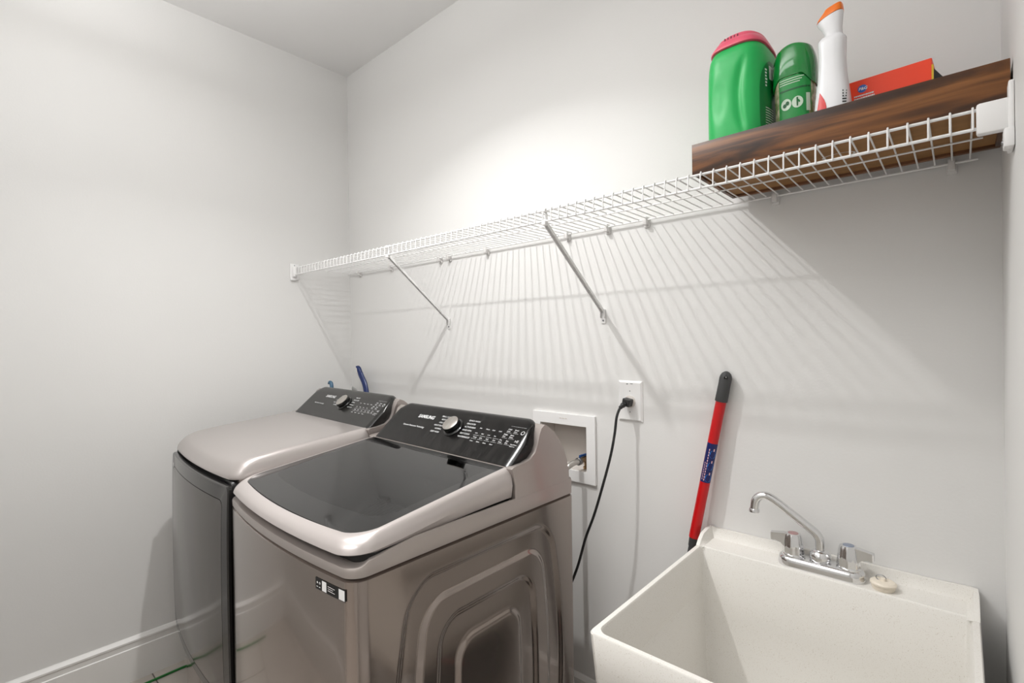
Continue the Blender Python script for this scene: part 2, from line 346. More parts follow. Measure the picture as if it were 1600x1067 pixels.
def console(root, T, washer):
    # champagne shell: side profile pulled across the machine, edges eased
    prof = [(-.474, .922), (-.4735, .955), (-.479, .982), (-.486, .999), (-.478, 1.003), (-.44, 1.006), (-.412, 1.012), (-.392, 1.026), (-.381, 1.046), (-.373, 1.070),
            (-.364, 1.086), (-.350, 1.094), (-.334, 1.088), (-.31, 1.070), (-.285, 1.045), (-.265, 1.016), (-.250, .982), (-.241, .948), (-.239, .922)]
    cy = sum(p[0] for p in prof)/len(prof); cz = sum(p[1] for p in prof)/len(prof)
    rings = []
    for x, s in ((XL, .988), (XL+.002, .996), (XL+.006, 1), (XR-.006, 1), (XR-.002, .996), (XR, .988)):
        rings.append([(x, cy+(y-cy)*s if y > -.47 or z > .99 else y, cz+(z-cz)*s if z > .93 else z) for y, z in prof])
    B(T).loft(rings).build('console_shell', m_cons, root, angle=28)
    # black control panel: wedge with rounded upper corners
    b = B(T); Lm = .172; secs = []
    xa, xb = XL+.030, XR-.014
    for i in range(61):
        e = i/60; x = xa+(xb-xa)*e; d = min(x-xa, xb-x); r = .045
        k = 1-(1-math.sqrt(max(0, 1-((r-min(d, r))/r)**2)))*.40
        drop = .006*max(0, 1-d/.010)
        vm = Lm*k
        pts = []
        for (vv, nn) in ((0, -.012), (0, 0), (.25, 0), (.5, .0008), (.75, .0012), (.90, .0006), (.96, -.003), (.99, -.009), (1.0, -.017), (.99, -.03), (.93, -.045), (.4, -.04)):
            q = Vector((0, -.482, 1.003))+PV*(vm*vv)+PN*(nn-drop); pts.append((x, q.y, q.z))
        secs.append(pts)
    b.loft(secs).build('control_panel', m_panel if washer else m_dpanel, root, angle=40)
    # knob
    kx, kv = (1.296, .089)
    o = Vector((kx, -.482, 1.003))+PV*kv
    k = B(T).lathe(o, PN, [(.034, .0), (.034, .003), (.030, .0045), (.0285, .006), (.0282, .019), (.0275, .0215)]).build('knob', m_blackg, root)
    kb = B(T).lathe(o, PN, [(.0268, .0212), (.0268, .0228), (.0255, .0236), (.0001, .0232)], 48).build('knob_cap', mat('spun_metal', (190, 184, 178), .28, .9), k)
    kb.parent = k; kb2 = B(T); quad(kb2, o+PN*.0239, (1, 0, 0), PV, -.0006, .0006, -.025, -.002); quad(kb2, o+PN*.0239, (1, 0, 0), PV, -.0006, .0006, .004, .025)
    kb2.build('pointer_line', m_print, k)
    # lettering
    X = (1, 0, 0)
    tb = B(T); put_text(tb, 'SAMSUNG', .0185, text_plane(T, 1.096, .106), X, PV, bold=.0006)
    tb.build('maker_lettering', m_print, root, smooth=False)
    tb = B(T)
    def w(t, x, v, s=.0085, al='LEFT'): put_text(tb, t, s, text_plane(T, x, v), X, PV, align=al, bold=.0001)
    w('Vibration Reduction Technology' if washer else 'Multi-Steam Technology', 1.052, .066, .0088)
    left = ['SMALL LOAD', 'BEDDING', 'COLORS', 'HEAVY DUTY', 'NORMAL', 'DEEP WASH'] if washer else ['WARM UP', 'BEDDING', 'DELICATES', 'HEAVY DUTY', 'NORMAL']
    right = ['QUICK WASH', 'DELICATES', 'ACTIVEWEAR', 'RINSE+SPIN', 'SELF CLEAN', 'WATERPROOF'] if washer else ['TIME DRY', 'QUICK DRY', 'STEAM', 'WRINKLE', 'AIR FLUFF']
    for i, s in enumerate(left): w(s, 1.256-.004*i if i < 3 else 1.250, .122-.0125*i, .0078, 'RIGHT')
    for i, s in enumerate(right): w(s, 1.340, .122-.0125*i, .0078)
    for i, s in enumerate(('Hot', 'Warm', 'Cool', 'Cold')): w(s, 1.405+.026*i, .101, .0058); w(('High', 'Med', 'Low', 'No')[i], 1.400+.026*i, .082, .0055)
    for i, s in enumerate(('Temp', 'Spin', 'Soil', 'Dry')):
        w(s, 1.402+.027*i, .067, .0066)
        for (x0, x1, y0, y1) in ((1.398, 1.420, .0755, .0762), (1.398, 1.420, .0625, .0632)): quad(tb, text_plane(T, .027*i, 0), X, PV, x0, x1, y0, y1)
        w('Select', 1.400+.027*i, .053, .0052)
    for i, (x, v) in enumerate(((1.512, .112), (1.537, .112), (1.508, .093), (1.533, .093), (1.506, .072), (1.531, .072))):
        w(('Child', 'Smart', 'Delay', 'Extra', 'Pre', 'Eco')[i], x, v+.001, .0064); w(('Lock', 'Care', 'End', 'Rinse', 'Soak', 'Dry')[i], x, v-.006, .0064)
        quad(tb, text_plane(T, x, v), X, PV, 0, .020, -.0095, -.0089)
    ring_flat(tb, text_plane(T, 1.570, .109), X, PV, 0, 0, .0065, .0048)
    w('>II', 1.560, .074, .013); w('Start/Pause', 1.553, .065, .0050); w('Hold 3 sec', 1.553, .059, .0045)
    quad(tb, text_plane(T, 0, 0), X, PV, 1.515, 1.572, .1265, .1270)
    tb.build('panel_lettering', m_print if washer else m_print, root, smooth=False)

# ---- washer
KW = .032
def TW(p): return (p[0], p[1]-KW*(p[0]-1.265), p[2])
W = thing('washing_machine', 'champagne top-loading washing machine with dark glass lid, right of the dryer', 'washing machine', (1.265, -.57, 0))
b = B(TW); rings = []
zs = [.03, .06]+[.075+.003*i for i in range(267)]+[.873, .877]
for z in zs:
    ins = .004 if z in (.877,) else 0
    rg = outline(XL, XR, YR, YF, .027, .032, z, (ins, ins, ins), dense=220)
    out = []
    for (x, y, zz) in rg:
        h = emboss(y, z)
        if x > XR-.001: x += h
        elif x < XL+.001: x -= h*0
        out.append((x, y, zz))
    rings.append(out)
b.loft(rings).build('cabinet', m_cab, W, angle=50)
B(TW).loft([outline(XL+.03, XR-.03, YR, YF+.04, .02, .02, z) for z in (0, .031)]).build('base', m_black, W)
# top cover: low at the front corners, full height along the sides
def zc(front, side): return lambda x, y: side+(front-side)*sm(-.868, -.915, y-.0)
b = B(TW)
b.loft([outline(XL, XR, YR, YF, .027, .032, z, (i, i, 0)) for z, i in
        ((.8785, .003), (.880, .0005), (zc(.894, .918), 0), (zc(.898, .9225), .0015), (zc(.899, .923), .005), (zc(.902, .914), .016), (zc(.909, .909), .03), (zc(.909, .909), .05))]
       ).build('top_cover', m_cons, W, angle=40)
B(TW).loft([outline(XL, XR, YR, YF, .027, .03, z, (i, f, .26)) for z, i, f in ((.902, .007, .022), (.9205, .007, .012))]).build('lid_gasket', m_gasket, W)
# lid frame
YH = -.4765
def ztop(x, y): return 1.002-.125*max(0, YH-y)
def zbot(x, y): return .9255-.011*sm(-.5, -.9, y)
def zcr(x, y):
    t = sm(-.48, -.93, y); return (.958*(1-t)+.9215*t)
def mixz(k): return lambda x, y: zcr(x, y)*(1-k)+ztop(x, y)*k
def lid_ring(i, f, z): return outline(XL+.004, XR-.003, YH, YF-.002, .027, .052, z, (i, f, 0), rr=.003)
b = B(TW)
rings = [lid_ring(.030, .045, lambda x, y: zbot(x, y)+.004), lid_ring(.008, .012, zbot), lid_ring(.0055, .007, lambda x, y: zbot(x, y)+.0012), lid_ring(.0005, .0005, lambda x, y: zcr(x, y)-.001)]
for k in range(1, 7):
    a = .38+(PI/2-.38)*k/6; q = (math.cos(.38)-math.cos(a))/math.cos(.38); rings.append(lid_ring(.0235*q, .030*q, mixz(((math.sin(a)-math.sin(.38))/(1-math.sin(.38)))**.85)))
rings.append(lid_ring(.0245, .031, lambda x, y: ztop(x, y)-.002))
b.loft(rings, cap0=False, cap1=False)
b.build('lid_frame', m_lid, W, angle=24)
# glass pane in the lid with its black printed border
def gl_ring(i, f, r, dz): return outline(XL+.004, XR-.003, YH, YF-.002, .024, .052, lambda x, y: ztop(x, y)-dz, (i, f, r), rr=.003)
b = B(TW)
r0 = gl_ring(.0245, .031, 0, .0012); r1 = gl_ring(.055, .100, .03, .0012); r0b = gl_ring(.0245, .031, 0, .006); r1b = gl_ring(.055, .100, .03, .006)
b.loft([r1, r0, r0b, r1b], cap0=False, cap1=False)
fr = b.build('glass_border', m_frit, W)
b = B(TW); b.loft([r1, r1b]); b.build('lid_glass', m_glass, W)
# tub cover and drum seen through the glass
b = B(TW); cx, cy = 1.265, -.70; n = 64
def ell(rx, ry, z): return [(cx+rx*math.cos(2*PI*k/n), cy+ry*math.sin(2*PI*k/n), z) for k in range(n)]
b.loft([ell(.262, .205, .923), ell(.235, .182, .931), ell(.215, .168, .922), ell(.205, .160, .915)], cap0=False, cap1=False).build('tub_cover', m_deck, W)
B(TW).loft([ell(.205, .160, .9155), ell(.205, .160, .9105)], cap0=True, cap1=True).build('drum', m_gasket, W)
# rating stickers on the front
b = B(TW); zs_, X, Z = .0, (1, 0, 0), (0, 0, 1)
def fpt(x, z, lift=.0008):
    xc = 1.265; hw = .343; return (x, YF-.027*(1-((x-xc)/hw)**2)-lift, z)
def fq(b, x0, x1, z0, z1, lift):
    n = 5; vs = []; 
    for k in range(n+1):
        x = x0+(x1-x0)*k/n; vs += [fpt(x, z0, lift), fpt(x, z1, lift)]
    b.add(vs, [(2*k, 2*k+2, 2*k+3, 2*k+1) for k in range(n)])
fq(b, 1.487, 1.586, .836, .859, .0008)
st = b.build('efficiency_sticker', m_blackg, W, smooth=False)
b = B(TW)
for x0, x1 in ((1.5105, 1.5255), (1.5655, 1.5835)): fq(b, x0, x1, .8375, .8575, .0012)
ring_flat(b, fpt(1.4945, .850, .0013), (1, .08, 0), Z, 0, 0, .0022, 0); ring_flat(b, fpt(1.503, .850, .0013), (1, .08, 0), Z, 0, 0, .0024, .0012)
for x in (1.4915, 1.500): quad(b, fpt(x, .841, .0013), (1, .08, 0), Z, 0, .005, 0, .0016)
for i in range(3): quad(b, fpt(1.531, .8435+.004*i, .0018), (1, .10, 0), Z, 0, .024-.006*(i % 2), 0, .0011)
b.build('sticker_print', m_plate, st, smooth=False)
console(W, TW, True)

# ---- dryer
DXo, DYo, DZo, KD = -.700, .036, .017, .052
def TD(p): return (p[0]+DXo, p[1]+DYo-KD*(p[0]-1.265), p[2]+DZo)
D = thing('dryer', 'champagne front-loading dryer with dark glass door, left of the washing machine', 'dryer', (.565, -.53, 0))
def TD0(p): return (p[0]+DXo, p[1]+DYo-KD*(p[0]-1.265), p[2])
b = B(TD0); b.loft([outline(XL, XR, YR, YF+.022, .012, .028, z) for z in (.0, .30, .60, .935)]).build('cabinet', m_cab, D, angle=50)
def ztd(x, y):
    pts = [(-.945, .930), (-.92, .950), (-.895, .962), (-.86, .972), (-.77, .982), (-.62, .994), (-.50, 1.004), (-.2, 1.006)]
    for (a, za), (c, zc_) in zip(pts, pts[1:]):
        if y <= c: return za+(zc_-za)*max(0, (y-a)/(c-a))
    return pts[-1][1]
b = B(TD)
rings = [outline(XL, XR, -.4765, YF+.022, .018, .034, .916, (.004, 0, 0), ns=20, rr=.003), outline(XL, XR, -.4765, YF+.006, .021, .036, .9165, (0, 0, 0), ns=20, rr=.003)]
def edge(k):
    a = PI/2*k; s = 1-math.cos(a); h = math.sin(a)
    return outline(XL, XR, -.4765, YF+.004, .022, .038, lambda x, y: .918+(ztd(x, y)-.918)*h, (.028*s, .030*s, 0), ns=20, rr=.003)
rings += [edge(k/7) for k in range(0, 8)]
rings += [outline(XL, XR, -.4765, YF+.004, .022, .045, lambda x, y: ztd(x, y)-.0012*sm(.030, .036, i), (i, i+.005, 0), ns=20, rr=.003) for i in (.034, .038, .06, .09)]
r_0 = rings[-1]
for k in (.85, .7, .5, .3, .12, .01):
    rings.append([(1.265+(x-1.265)*k, (-.690+(y+.690)*k), 0) for x, y, z in r_0]); rings[-1] = [(x, y, ztd(x, y)-.0012) for x, y, z in rings[-1]]
b.loft(rings).build('top_panel', m_dtop, D, angle=50)
b = B(TD); b.loft([outline(XL, XR, YR, -.47, 0, .004, z) for z in (.870, .925)]).build('rear_cover', m_cons, D)
# door
DF = YF-.006
def door_prof(inx, z0, z1, yf, bul, r, lowr=.05, n=8):
    """front-view ring on the bulged door face"""
    x0, x1 = XL+inx, XR-inx; xc = (x0+x1)/2; out = []
    cs = ((x0+r, z1-r, PI, r), (x1-r, z1-r, PI/2, r), (x1-lowr, z0+lowr, 0, lowr), (x0+lowr, z0+lowr, -PI/2, lowr))
    for cx, cz, a0, rr in cs:
        for k in range(n+1):
            a = a0-PI/2*k/n; out.append((cx+rr*math.cos(a), cz+rr*math.sin(a)))
        # subdivide straight runs
        nx = cs[(cs.index((cx, cz, a0, rr))+1) % 4]
        ex = nx[0]+nx[3]*math.cos(nx[2]); ez = nx[1]+nx[3]*math.sin(nx[2]); sx, sz = out[-1]
        for k in range(1, 14): out.append((sx+(ex-sx)*k/14, sz+(ez-sz)*k/14))
    def Y(x, z): return yf-bul*(1-((x-xc)/.343)**2)-.007*math.sin(PI*min(1, max(0, (z-z0)/(z1-z0))))**.4
    return [(x, Y(x, z), z) for x, z in out]
b = B(TD0)
b.loft([door_prof(.014, .268, .932, YF+.030, .012, .02), door_prof(.008, .264, .932, YF+.014, .018, .02), door_prof(.010, .264, .930, YF+.008, .020, .02)]).build('door_liner', m_black, D, angle=45)
b = B(TD0)
zz0, zz1 = .262, .919
b.loft([door_prof(.003, zz0, zz1, DF+.012, .020, .014), door_prof(.002, zz0, zz1, DF+.004, .022, .014), door_prof(.005, zz0+.003, zz1-.003, DF, .022, .014), door_prof(.040, zz0+.03, zz1-.045, DF-.0005, .022, .02), door_prof(.0405, zz0+.0305, zz1-.0455, DF+.0012, .022, .02),
        door_prof(.042, zz0+.032, zz1-.047, DF+.0012, .022, .02)], cap1=False)
door = b.build('door', m_door, D, angle=40)
b = B(TD0); r_0 = door_prof(.042, zz0+.032, zz1-.047, DF-.0005, .022, .02); zcn = (zz0+zz1)/2-.007
def insy(x, z): return DF-.0005-.022*(1-((x-1.265)/.343)**2)-.007*max(1e-9, math.sin(PI*min(1, max(0, (z-zz0-.032)/(zz1-zz0-.079)))))**.4
rg = [[(1.265+(x-1.265)*k, insy(1.265+(x-1.265)*k, zcn+(z-zcn)*k), zcn+(z-zcn)*k) for x, y, z in r_0] for k in (1, .9, .75, .6, .45, .3, .15, .02)]
b.loft(rg, cap0=False).build('door_inset', m_doorin, door, angle=60)
for z in (.33, .77):
    b = B(TD0); b.box(XR-.0165, XR-.006, YF+.006, YF+.026, z-.03, z+.03); b.box(XR-.008, XR-.003, YF+.010, YF+.020, z-.012, z+.012)
    b.build('door_latch', m_black, D, smooth=False)
b = B(TD0)
yy = DF-.0225*(1-((.955-1.265)/.343)**2)-.002
b.rbox(.951, .958, yy-.0006, yy+.0008, .862, .882, .0004, 1); b.build('badge', m_plate, door)
console(D, TD, False)

# ------------------------------------------------------------ wire shelf
ZS = 1.690
S = thing('wire_shelf', 'long white wire shelf running across the back wall', 'shelf', (1.25, 0, ZS))
for nm, y, z, r, x0, x1 in (('front_rail', -.305, ZS, .0028, .014, 2.478), ('lower_rail', -.309, ZS-.0315, .0029, .014, 2.478), ('middle_rail', -.158, ZS-.0045, .0019, .05, 2.482), ('back_rail', -.013, ZS-.0050, .0026, .006, 2.478)):
    B().tube([(x0, y, z), (x1, y, z)], r, 8).build(nm, m_white, S)
wire = None; i = 0; x = 2.466
while x > .02:
    if wire is None:
        wire = B().tube([(x, -.011, ZS-.0015), (x, -.10, ZS-.0015), (x, -.30, ZS+.0012), (x, -.3078, ZS+.0045), (x, -.3105, ZS+.001), (x, -.3122, ZS-.012), (x, -.3128, ZS-.0335)], .00165, 6).build('cross_wire', m_white, S)
    else:
        o = wire.copy(); C.objects.link(o); o.parent = S; o.location = (x-2.466, 0, 0)
    x -= .0279
# plastic wall clips
clips = [.109, .391, .761, .820, 1.049, 1.441, 1.599, 1.736, 2.096, 2.437]; c0 = None
for x in clips:
    if c0 is None:
        b = B().rbox(x-.006, x+.006, -.022, -.0005, ZS-.020, ZS+.004, .0015); b.rbox(x-.0085, x+.0085, -.006, -.0002, ZS-.026, ZS+.002, .0015); b.lathe((x, -.006, ZS-.019), (0, -1, 0), [(.0032, 0), (.0032, .0012)], 12)
        c0 = b.build('wall_clip', m_clear, S)
    else:
        o = c0.copy(); C.objects.link(o); o.parent = S; o.location = (x-clips[0], 0, 0)
# sleeve where the rails meet the right wall, and end brackets
b = B()
b.rbox(2.470, 2.5125, -.318, -.299, ZS-.043, ZS+.007, .004)
b.build('end_sleeve', m_plate, S)
b = B().rbox(2.5065, 2.5132, -.330, -.285, ZS-.075, ZS+.028, .002); b.rbox(2.5005, 2.5132, -.336, -.306, ZS-.076, ZS-.046, .003)
br = b.build('wall_bracket', m_plate, S)
B().lathe((2.5006, -.322, ZS-.066), (-1, 0, 0), [(.0035, 0), (.003, .002), (.0005, .0028)], 12).build('screw', m_steel, br)
b = B().rbox(.0004, .007, -.326, -.284, ZS-.056, ZS+.022, .0015); b.rbox(.003, .024, -.318, -.298, ZS-.043, ZS+.008, .003); b.rbox(.0004, .012, -.325, -.300, ZS-.060, ZS-.048, .002)
br = b.build('wall_bracket', m_plate, S)
B().lathe((.0065, -.305, ZS+.014), (1, 0, 0), [(.003, 0), (.0025, .0015)], 12).build('screw', m_steel, br)
# diagonal braces hooked under the shelf
for k, x in enumerate((.806, 1.576)):
    t = thing('shelf_brace', ['white diagonal brace under the wire shelf, above the dryer and washer gap', 'white diagonal brace under the wire shelf, above the washer, nearer the outlet'][k], 'brace', (x, 0, 1.40), 'diagonal braces under the wire shelf')
    b = B(); a, c = Vector((x, -.300, ZS-.040)), Vector((x, -.006, 1.412)); d = (c-a).normalized(); nrm = Vector((1, 0, 0)).cross(d)
    sec = [(-.0065, .004), (-.0065, -.004), (-.0045, -.004), (-.0045, .0022), (.0045, .0022), (.0045, -.004), (.0065, -.004), (.0065, .004)]
    b.loft([[p+Vector((1, 0, 0))*u+nrm*v for u, v in sec] for p in (a, c)])
    b.build('strut', m_white, t, angle=20)
    b = B().tube([(x, -.297, ZS-.040), (x, -.301, ZS-.022), (x, -.3015, ZS-.006)], [.0035, .0045, .004], 8); b.rbox(x-.006, x+.006, -.314, -.299, ZS-.0055, ZS+.0045, .002)
    b.rbox(x-.006, x+.006, -.3145, -.2985, ZS-.043, ZS-.030, .002)
    b.build('hook', m_white, t)
    b = B().rbox(x-.0085, x+.0085, -.0035, -.0003, 1.374, 1.420, .0012); b.rbox(x-.0085, x-.0065, -.012, -.001, 1.392, 1.420, .0008); b.rbox(x+.0065, x+.0085, -.012, -.001, 1.392, 1.420, .0008)
    ft = b.build('foot_plate', m_white, t)
    B().lathe((x, -.0035, 1.384), (0, -1, 0), [(.0036, 0), (.003, .0018), (.0004, .0026)], 12).build('screw', m_steel, ft)

# ------------------------------------------------------------ wooden crate on the shelf
CX0, CX1, CY0, CY1, CZ0, CZ1 = 1.997, 2.5105, -.3015, -.030, ZS+.0045, 1.7625
K = thing('wooden_tray', 'dark walnut shallow wooden tray resting on the right end of the wire shelf', 'tray', ((CX0+CX1)/2, (CY0+CY1)/2, CZ0))
B().rbox(CX0, CX1, CY0, CY0+.013, CZ0, CZ1, .001).build('front_board', m_wood, K)
B().rbox(CX0, CX1, CY1-.013, CY1, CZ0, CZ1, .001).build('back_board', m_wood, K)
B().rbox(CX0, CX0+.0085, CY0+.013, CY1-.013, CZ0, CZ1, .001).build('side_board', m_wood, K)
B().rbox(CX1-.0085, CX1, CY0+.013, CY1-.013, CZ0, CZ1, .001).build('side_board', m_wood, K)
bo = B().box(CX0+.0085, CX1-.0085, CY0+.013, CY1-.013, CZ0+.006, CZ0+.012).build('bottom_panel', m_ply, K, smooth=False)
b = B(); ring_flat(b, (2.262, -.190, CZ0+.0055), (1, .0, 0), (0, 1, 0), 0, 0, .030, .026, 32, 1, .55); b.build('bottom_sticker', m_clear, bo, smooth=False)
TZ = CZ0+.012
# ------------------------------------------------------------ products in the tray
def super_ring(a, c, e, z, n=72, fn=None):
    out = []
    for k in range(n):
        t = 2*PI*k/n; ct, st_ = math.cos(t), math.sin(t)
        x = a*math.copysign(abs(ct)**(2/e), ct); y = c*math.copysign(abs(st_)**(2/e), st_)
        if fn: x, y = fn(x, y, z, t)
        out.append((x, y, z))
    return out
def placed(o, loc, rz):
    o['_base'] = (0.0, 0.0, 0.0); o.location = loc; o.rotation_euler = (0, 0, rz); return o
m_green = mat('green_plastic', (24, 176, 86), .42)
m_green2 = mat('deep_green_label', (8, 120, 56), .35)
m_cap = mat('dark_green_cap', (4, 128, 48), .12, Coat_Weight=.5)
m_pink = mat('pink_lid', (232, 92, 118), .35)
m_beads = mat('clear_bottle_of_beads', (150, 158, 118), .2); noise_col(m_beads, 60, (120, 140, 90), (196, 190, 160), .4, .6)
m_pw = mat('white_bottle', (236, 236, 238), .25)
m_or = mat('orange_nozzle', (244, 122, 22), .35)
m_redl = mat('red_label', (214, 30, 28), .35)
m_redbox = mat('red_carton', (250, 66, 22), .45)
# detergent tub (narrow moulded side faces the room)
G = placed(thing('detergent_tub', 'large green plastic detergent tub with pink lid, leftmost in the wooden tray', 'detergent tub', (0, 0, 0)), (2.0755, -.184, TZ), math.radians(-2)); G.scale = (.87, .93, .995)
def tubf(x, y, z, t):
    # grip dents on the narrow side (toward -y)
    if y < 0:
        d1 = ((x+.030)/.021)**2+((z-.150)/.046)**2
        y += .0032*math.exp(-d1**2*1.2)
        bow = .030-.016*math.cos((z-.150)/.085*1.45)
        d2 = ((x-bow-.004)/.0095)**2+((z-.150)/.078)**6
        y += .0065*math.exp(-d2*1.1)
    return x, y
prof = [(0, .90), (.004, .95), (.012, .98), (.05, 1.0), (.09, 1.0), (.13, 1.0), (.17, .995), (.20, .985), (.222, .965), (.236, .935), (.245, .89), (.252, .83)]
prof = [(z*1.07, s_) for z, s_ in prof]
zs2 = [.00321*i for i in range(0, 85)]
def pr(z):
    for (a, s), (c, q) in zip(prof, prof[1:]):
        if z <= c: return s+(q-s)*(z-a)/(c-a)
    return prof[-1][1]
def lidz(p, amt=.03): return p
rings = []
for z in zs2:
    s = pr(z); rings.append(super_ring(.0765*s, .095*s, 3.2, z, 160, tubf))
B().loft(rings).build('body', m_green, G, angle=60)
B().loft([super_ring(.0765*s, .095*s, e, z, 96) for s, z, e in ((.86, .2680, 3.2), (.905, .2695, 3.2), (.905, .273, 3.2), (.80, .289, 2.8), (.76, .291, 2.7), (.74, .297, 2.6), (.62, .305, 2.5), (.3, .309, 2.4))]).build('lid', m_pink, G, angle=40)
b = B()
for k in range(5): b.rbox(-.022+.008*k, -.019+.008*k, -.0722, -.0700, .2905, .2965, .0004, 1)
b.build('lid_notches', mat('dark_pink', (120, 30, 50), .5), G)
b = B(); n = 40
def side_pt(y, z, lift):
    s = pr(z); q = min(.999, abs(y)/(.095*s)); return (.0765*s*(1-q**3.2)**(1/3.2)+lift, y, z)
ny, nz = 18, 22; vs = []
for i in range(nz+1):
    z = .022+.205*i/nz; half = .074*math.sqrt(max(.02, 1-abs((z-.125)/.108)**4))
    for j in range(ny+1): vs.append(side_pt(-half+2*half*j/ny, z, .0007))
b.add(vs, [(i*(ny+1)+j, i*(ny+1)+j+1, (i+1)*(ny+1)+j+1, (i+1)*(ny+1)+j) for i in range(nz) for j in range(ny)])
lb = b.build('label', m_green2, G)
b = B()
def lq(y0, y1, z0, z1, lift=.0014):
    vs = []; m_ = 4
    for k in range(m_+1):
        y = y0+(y1-y0)*k/m_; vs += [side_pt(y, z0, lift), side_pt(y, z1, lift)]
    b.add(vs, [(2*k, 2*k+2, 2*k+3, 2*k+1) for k in range(m_)])
for i in range(17): lq(-.058, -.020, .030+.0055*i, .0315+.0055*i)
for i in range(6): lq(-.058, -.052+.001*(i % 3), .165+.007*i, .169+.007*i)
lq(-.040, -.010, .185, .215)
b.build('label_print', m_plate, lb, smooth=False)
# scent booster bottle
G = placed(thing('scent_bead_bottle', 'clear bottle of green scent beads with dark green cap, beside the detergent tub', 'bottle', (0, 0, 0)), (2.1850, -.200, TZ), math.radians(-3)); G.scale = (.90, .98, 1.05)
def bp(z):
    P = [(0, .84), (.01, .86), (.05, .90), (.10, .94), (.15, .99), (.168, 1.03), (.190, 1.03)]
    for (a, s), (c, q) in zip(P, P[1:]):
        if z <= c: return s+(q-s)*(z-a)/(c-a)
    return P[-1][1]
B().loft([super_ring(.044*bp(z), .033*bp(z), 2.6, z) for z in (0, .01, .03, .05, .075, .10, .125, .15, .165, .18)]).build('body', m_beads, G)
def capz(z0, amp): return lambda x, y: z0+amp*math.cos(x/.044*2.6+.6)
rings = []
for s, z, am in ((1.045, .164, 0), (1.07, .168, 0), (1.07, .184, 0), (1.05, .196, 0), (1.00, .208, .001), (.93, .218, .003), (.88, .2245, .004), (.84, .226, .004), (.79, .222, .004), (.6, .219, .003)):
    rings.append([(x, y, zz+am*math.cos(x/.044*3)+(-.016*(1-min(1, (abs(x)/.046))**2)*0)) for x, y, zz in super_ring(.044*s, .034*s, 2.5, z)])
# the cap skirt dips at the narrow sides
rings[0] = [(x, y, z-.020*sm(.5, 1.0, abs(x)/.046)) for x, y, z in rings[0]]; rings[1] = [(x, y, z-.018*sm(.5, 1.0, abs(x)/.046)) for x, y, z in rings[1]]
B().loft(rings).build('cap', m_cap, G, angle=45)
b = B()
def bpt(x, z, lift):
    s = bp(z); q = min(.995, abs(x)/(.044*s)); return (x, -.033*s*(1-q**2.6)**(1/2.6)-lift, z)
def bq(b, x0, x1, z0, z1, lift, m_=8, mz=1):
    vs = []
    for i in range(mz+1):
        for k in range(m_+1): vs.append(bpt(x0+(x1-x0)*k/m_, z0+(z1-z0)*i/mz, lift))
    b.add(vs, [(i*(m_+1)+k, i*(m_+1)+k+1, (i+1)*(m_+1)+k+1, (i+1)*(m_+1)+k) for i in range(mz) for k in range(m_)])
bq(b, -.026, .039, .006, .163, .0006, 12, 12)
lb = b.build('label', mat('leaf_green_label', (24, 140, 62), .35), G)
b = B()
for i in range(3): bq(b, -.024, .028-.004*i, .157-.0045*i, .1585-.0045*i, .0011)
for i in range(9): bq(b, -.024, .022-.003*(i % 3), .068-.0068*i, .0695-.0068*i, .0011)
def disc(b, cx_, cz_, r, lift, r2=0, n=20):
    vs = [bpt(cx_+r*math.cos(2*PI*k/n), cz_+r*math.sin(2*PI*k/n), lift) for k in range(n)]; b.add(vs, [tuple(range(n))])
for xx in (-.010, .014): disc(b, xx, .108, .0115, .0012)
bq(b, .031, .0375, .088, .123, .0012)
b.build('label_print', mat('pale_green_print', (206, 224, 204), .45), lb, smooth=False)
b = B()
disc(b, -.013, .106, .004, .0016); disc(b, -.007, .110, .004, .0016); bq(b, .0125, .0155, .100, .117, .0016)
bq(b, -.024, .038, .1345, .1380, .0012)
b.build('label_icons', mat('dark_green_print', (16, 90, 44), .45), lb, smooth=False)
# spray bottle
G = placed(thing('spray_bottle', 'white trigger spray bottle with orange nozzle, between bead bottle and red carton', 'spray bottle', (0, 0, 0)), (2.2630, -.252, TZ), math.radians(-6)); G.scale = (.82, .88, .92)
P = [(0, .0395, .027), (.006, .041, .029), (.05, .0405, .029), (.10, .0355, .026), (.14, .030, .024), (.18, .0275, .023), (.205, .0285, .023), (.222, .029, .0225), (.228, .024, .019)]
def sp(z):
    for (a, s1, s2), (c, q1, q2) in zip(P, P[1:]):
        if z <= c: k = (z-a)/(c-a); return s1+(q1-s1)*k, s2+(q2-s2)*k
    return P[-1][1:]
B().loft([super_ring(*sp(z), 2.8, z) for z in [.006*i for i in range(39)]]).build('body', m_pw, G, angle=50)
b = B(); b.loft([[(x+dx, y, z+tl*(-x)) for x, y, z in super_ring(a, c, 2.6, z0)] for a, c, z0, dx, tl in
    ((.0185, .0155, .226, .004, 0), (.0180, .0155, .236, .003, 0), (.0205, .0165, .248, .000, 0), (.0250, .017, .262, -.003, -.12), (.0275, .017, .272, -.004, -.25))])
b.build('trigger_head', m_pw, G, angle=40)
b = B(); b.loft([[(x+dx, y, z+tl*(-x)) for x, y, z in super_ring(a, c, 3.4, z0)] for a, c, z0, dx, tl in
    ((.0270, .0175, .2725, -.004, -.25), (.0262, .0170, .2775, -.003, -.25), (.0190, .013, .290, .003, -.22), (.0175, .012, .2925, .003, -.2))])
b.build('nozzle_cap', m_or, G, angle=35)
def spt(x, z, lift):
    a, c = sp(z); q = min(.995, abs(x)/a); return (x, -c*(1-q**2.8)**(1/2.8)-lift, z)
b = B(); vs = []
for i in range(13):
    z = .004+.105*i/12; a_ = sp(z)[0]; x0_, x1_ = -(.86-.25*i/12)*a_, -(.84-.25*i/12-.55*math.sin(PI*(i/12)**1.3))*a_; vs += [spt(x0_+(x1_-x0_)*q/6, z, .0008) for q in range(7)]
b.add(vs, [(7*k+q, 7*k+q+1, 7*k+q+8, 7*k+q+7) for k in range(12) for q in range(6)])
